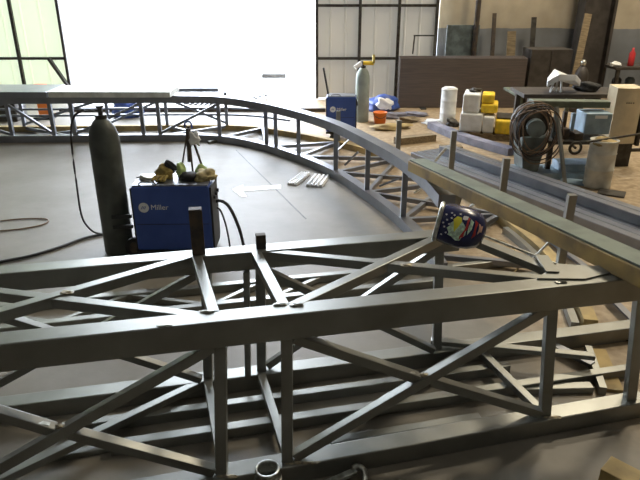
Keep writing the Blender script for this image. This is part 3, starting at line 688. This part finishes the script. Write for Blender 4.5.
for i, (px, py, s, m) in enumerate(((390,118,(.22,.12,.06),'purple'),(408,122,(.18,.1,.06),'wood'),(437,124,(.2,.12,.05),'white_sack'),(452,126,(.1,.1,.08),'grease'),(390,129,(.28,.14,.05),'tan'),(415,116,(.2,.1,.05),'purple'))):
    c = P(px,py); rest('scrap_heap', jl[i], 'scrap', m, (c.x,c.y,0), s, 60+i, .35)

# drum, pallet, sacks
dr = thing('drum', 'white drum standing left of the yellow stack', 'drum', (2.1,9.75,0))
obj('shell', lathe(B(), [(0,0),(.125,0),(.128,.02),(.125,.04),(.125,.18),(.13,.19),(.125,.2),(.125,.38),(.13,.39),(.125,.4),(.125,.56),(.13,.57),(.12,.585),(0,.58)], (2.08,9.8,0), 32), 'white_sack', dr, smooth=True)
obj('lid', lathe(B(), [(0,.58),(.10,.58),(.09,.6),(0,.605)], (2.08,9.8,0), 24), 'white', dr)
pa = thing('pallet', 'wooden pallet under the white and yellow boxes', 'pallet', (2.6,9.2,0), .0)
pr = -.28; pc = Vector((2.54,8.98,0)); PM = Matrix.Translation(pc) @ Matrix.Rotation(pr,4,'Z')
def PX(bm): bm.transform(PM); return bm
for k in range(5): obj('deck_board', PX(box(B(), (-.36+.18*k,0,.09), (.14,.62,.02))), 'wood', pa)
for y in (-.28,0,.28): obj('stringer', PX(box(B(), (0,y,.04), (.86,.05,.08))), 'wood', pa)
stk = [((-.26,0,.10),(.32,.56,.27),'white_sack','white wrapped block at the lower left of the pallet stack'),
       ((-.01,-.12,.10),(.16,.32,.24),'white_sack','white wrapped block at the lower middle of the pallet stack'),
       ((.24,-.05,.10),(.30,.5,.20),'yellow','yellow box at the lower right of the pallet stack'),
       ((-.28,0,.375),(.24,.5,.27),'white_sack','white wrapped block at the top left of the pallet stack'),
       ((-.02,-.0,.375),(.24,.4,.13),'yellow','yellow box in the middle layer of the pallet stack'),
       ((-.05,.0,.509),(.18,.34,.13),'yellow','yellow box topmost of the pallet stack'),
       ((.24,-.0,.305),(.28,.4,.02),'grease','dark board lying on the lower right yellow box')]
for c_, s_, m_, l_ in stk:
    o = obj('sack_block' if m_ == 'white_sack' else ('board' if m_ == 'grease' else 'yellow_box'), PX(box(B(), (c_[0],c_[1],c_[2]+s_[2]/2+.001), s_)), m_, bev=.025 if m_ != 'grease' else .003)
    tag(o, l_, 'block' if m_ == 'white_sack' else ('board' if m_ == 'grease' else 'box'))
rest('cable_coil_heap', 'small dark lumps on top of the white pallet block', 'scrap', 'grease', (2.30,9.05,.647), (.08,.06,.035), 70, .3)
o = obj('steel_table', box(box(box(B(), (3.45,9.6,.55), (.9,.8,.04)), (3.08,9.3,.27), (.05,.05,.53)), (3.8,9.3,.27), (.05,.05,.53)), 'olive', bev=.004)
box_bm = None
tag(o, 'low olive steel table behind the band saw and yellow boxes', 'table')

# band saw
bs = thing('band_saw', 'greasy grey-blue metal band saw on a channel base', 'band saw', (2.8,6.95,0))
obj('base', box(box(B(), (2.85,6.95,.04), (1.05,.4,.08)), (3.05,6.95,.12), (.45,.3,.1)), 'machine_b', bs, bev=.006)
bm = B(); prism(bm, [(2.32,6.8),(2.62,6.8),(2.62,7.15),(2.32,7.15)], .08, .5)
for v in bm.verts:
    if v.co.z < .2: v.co.x = 2.47+(v.co.x-2.47)*.6
obj('pedestal', bm, 'machine', bs, bev=.015)
obj('wheel_housing', lathe(B(), [(0,-.09),(.20,-.09),(.215,-.07),(.215,.07),(.20,.09),(0,.09)], (2.44,6.95,.64), 36, (.25,-1,.1)), 'grease', bs, smooth=True)
obj('motor', cyl(B(), (2.44,6.78,.62), (2.42,6.66,.62), .10), 'machine', bs)
obj('bow_arm', bar(B(), (2.42,6.95,.86), (3.34,7.05,.83), .16, .075), 'olive', bs, bev=.01)
obj('saw_table', box(B(), (3.0,7.0,.44), (.75,.5,.04)), 'grease', bs, bev=.004)
obj('cabinet', box(B(), (3.18,6.98,.64), (.30,.30,.24)), 'machine_b', bs, bev=.012)
obj('name_plate', box(B(), (3.20,6.825,.72), (.14,.004,.035)), 'white', bs)
for i, x in enumerate((2.72,2.82,2.92)): obj('blade_guide', box(B(), (x,6.92,.62), (.04,.06,.34-.04*i)), ['machine','rust_dk','machine_b'][i], bs, bev=.004)
obj('vise', box(box(B(), (2.80,6.9,.53), (.12,.2,.12)), (2.95,6.85,.51), (.1,.2,.08)), 'rust_dk', bs, bev=.006)
for x in (2.72,3.34): obj('leg', bar(B(), (x,6.95,.08), (x,6.95,.42), .05, .05), 'grease', bs)
obj('handwheel', lathe(B(), [(.05,-.01),(.075,-.01),(.08,0),(.075,.01),(.05,.01),(.05,-.01)], (2.9,6.68,.4), 24, (0,-1,0)), 'grease', bs)
obj('crank_shaft', cyl(B(), (2.9,6.68,.4), (2.9,6.9,.42), .015), 'grease', bs)
for k in range(13):   # hoses draped round the wheel housing
    rnd = random.Random(k); r0 = .21+.06*rnd.random(); c0 = Vector((2.42+.07*rnd.uniform(-1,1), 6.70+.02*k-.08, .60+.06*rnd.uniform(-1,1)))
    pts = [c0 + Vector((r0*math.cos(t)*.95, .02*math.sin(3*t), r0*math.sin(t)*(1.25 if math.sin(t) < 0 else 1.05))) for t in [PI*(.0+.14*q) for q in range(15)]]
    obj('hose_loop', hose(B(), pts, .0065, 6, 3), 'hose' if k % 3 else 'hose_dk', bs, smooth=True)
obj('prop_bar', bar(B(), (2.62,6.70,.86), (2.76,6.45,.02), .04, .03), 'steel', bs, bev=.003)
ld = thing('material_table', 'long dark roller table behind the band saw', 'table', (3.3,8.0,0))
obj('table_top', box(B(), (3.35,8.05,.80), (1.5,.6,.05)), 'plate2', ld, bev=.004)
for x in (2.7,4.0):
    for y in (7.8,8.3): obj('leg', box(B(), (x,y,.39), (.06,.06,.77)), 'plate2', ld)
c = D(566,86,7.6)
wt = thing('cutting_lamp', 'blown-out white hooded object standing on the table behind the band saw', 'hood', (3.05,7.6,.825))
bm = prism(B(), [(-.22,-.12),(-.1,-.18),(.12,-.16),(.24,-.04),(.2,.14),(-.05,.16),(-.16,.06)], -.03, .05)
for v in bm.verts:
    v.co.z += .09*math.exp(-(v.co.x/.14)**2) - (.05 if abs(v.co.x) > .15 else 0)
bm.transform(Matrix.Translation((3.12,7.95,.97))); obj('hood', bm, 'white', wt, bev=.01)
for dx in (-.12,-.05,.02): obj('leg', bar(B(), (3.10+dx,7.90,.826), (3.10+dx*.6,7.93,1.0), .02,.02), 'white', wt)
rest('dark_heap', 'black heap on the table right of the white hooded object', 'scrap', 'rubber', (3.5,8.0,.826), (.15,.1,.08), 80, .25)
# beige cabinet at the right edge
bc = thing('beige_cabinet', 'beige curved-front cabinet at the right edge on a dark stand', 'cabinet', (3.85,7.5,0))
bm = B(); n = 12; pts = []
for i in range(n+1):
    t = i/n; pts.append((3.56+.32*t, 7.30-.03*math.sin(PI*t)))
prism(bm, pts+[(3.90,7.62),(3.60,7.62)], .30, .97)
obj('housing', bm, 'beige', bc, smooth=False)
obj('stand', box(B(), (3.74,7.46,.15), (.28,.28,.299)), 'grease', bc)
obj('edge_strip', box(B(), (3.925,7.46,.62), (.04,.34,.70)), 'grease', bc)
bm = B()
for dx in (0,.025,.05,.08): box(bm, (3.68+dx,7.262,.80), (.014,.004,.012))
obj('stencil_marks', bm, 'dark', bc)
# barrel
br = thing('barrel', 'dull pale metal barrel standing right of the band saw', 'barrel', (3.14,6.5,0))
obj('shell', lathe(B(), [(0,.0),(.145,0),(.15,.02),(.145,.04),(.148,.2),(.154,.21),(.148,.22),(.145,.38),(.151,.39),(.145,.40),(.145,.52),(.152,.535),(.138,.535),(.135,.05),(0,.05)], (3.14,6.52,0), 36), 'barrel', br, smooth=True)
obj('contents', blob(B(), (3.14,6.52,.50), (.13,.13,.06), 90, .2), 'tan', br, smooth=True)
bl = tag(obj('pry_bar', bar(B(), (2.86,6.35,.547), (3.75,6.80,.547), .02,.02), 'grease'), 'dark bar lying across the top of the pale barrel', 'bar')
# flat plates on the floor near barrel
for i, (p, q) in enumerate((((560,181),(585,184)), ((598,192),(625,196)))):
    a, b = P(*p), P(*q); o = obj('scrap_plate', bar(B(), (a.x,a.y,.011), (b.x,b.y,.011), .2,.02), 'machine_b' if i == 0 else 'grease', bev=.003)
    tag(o, ['blue-grey plate on the floor left of the barrel foot', 'dark plate on the floor right of the barrel foot'][i], 'plate')
a, b = P(612,152), P(650,150); tag(obj('floor_bar', bar(B(), (a.x,a.y,.02), (b.x+.3,b.y,.02), .04,.04), 'grease'), 'dark bar on the floor right of the barrel', 'bar')
a = P(640,200); tag(obj('corner_post', box(B(), (3.62,5.9,.2), (.05,.05,.4)), 'rust_dk'), 'rusty upright stub at the right edge behind the tube row', 'post')

# ---------------------------------------------------------------- outside
vh = thing('trailer', 'washed-out white trailer parked outside the open doorway', 'trailer', (-1.6,26,0))
obj('box_body', box(B(), (-1.6,27,1.9), (5.5,2.2,2.4)), 'white', vh, bev=.05)
for x in (-3.2,.2): obj('wheel', cyl(B(), (x,25.85,.45), (x,26.15,.45), .45), 'barrel', vh)
c = P(274,77); tag(obj('kerb_block', box(B(), (c.x,c.y,.03), (.6,.10,.10)), 'grease', bev=.01), 'small grey block on the bright ground outside the doorway', 'block')
og_ = thing('orange_barrier', 'orange post outside behind the left end of the far truss', 'barrier', (-5.0,10.6,0))
obj('panel', box(B(), (-4.7,10.3,.30), (.20,.06,.55)), 'orange', og_); obj('foot', box(B(), (-4.7,10.3,.02), (.3,.3,.04)), 'rubber', og_)
rest('blue_tarp', 'small blue bundle on the floor behind the far truss', 'bundle', 'blue', (-3.3,10.4,.0), (.22,.12,.24), 95, .3)
o = obj('crate', box(B(), (-5.5,10.2,.16), (.9,.4,.32)), 'grease', bev=.02); tag(o, 'dark crate behind the far left end of the truss', 'crate')
bw = thing('barbed_coil', 'sagging dotted chain behind the far truss in the doorway', 'chain', (-2,10.6,0))
for k in range(26):
    t = k/25; x = -2.9+2.0*t; z = .46-.6*t*(1-t); obj('link', box(B(), (x, 9.9, z), (.085,.02,.025), ry=.5*math.sin(9*t)), 'steel_b', bw)

for x, in ((-2.93,),(-.88,)): obj('stake', cyl(B(), (x,9.9,0), (x,9.9,.47), .012), 'steel_b', bw)
a, b = (-4.7,10.9,.03), (.1,10.9,.03)
tag(obj('door_threshold_bar', bar(B(), a, b, .08,.06), 'rust_dk'), 'brown bar on the floor just inside the bright doorway', 'bar')

# ---------------------------------------------------------------- camera, light
cam = bpy.data.cameras.new('camera'); co = bpy.data.objects.new('camera', cam); COL.objects.link(co)
co.location = (0,0,CH); co.rotation_euler = (PI/2-TH,0,0); cam.sensor_width = 36; cam.lens = 36*FP/640; cam.clip_start = .05; cam.clip_end = 300
S.camera = co
w = bpy.data.worlds.new('sky'); S.world = w; w.use_nodes = True
bg = w.node_tree.nodes['Background']; bg.inputs[0].default_value = (.80,.88,1.0,1); bg.inputs[1].default_value = 13.0
def area(name, loc, size, power, col, rot=(0,0,0)):
    l = bpy.data.lights.new(name, 'AREA'); l.shape = 'RECTANGLE'; l.size = size[0]; l.size_y = size[1]; l.energy = power; l.color = col
    o = bpy.data.objects.new(name, l); COL.objects.link(o); o.location = loc; o.rotation_euler = rot; return o
for i, (x, y, p) in enumerate(((-4,0,27),(3,0,28),(-4,6,20),(5.2,7,340),(5.5,10.5,330))):
    area('ceiling_fill', (x,y,8.2), (1.4,.5), p, (1.0,.88,.68) if i > 2 else (1.0,.97,.87))  # unseen fill lights added under the roof, warm and stronger on the right
S.view_settings.view_transform = 'Standard'; S.view_settings.look = 'None'; S.view_settings.exposure = .35; S.view_settings.gamma = 1
S.view_settings.use_curve_mapping = False
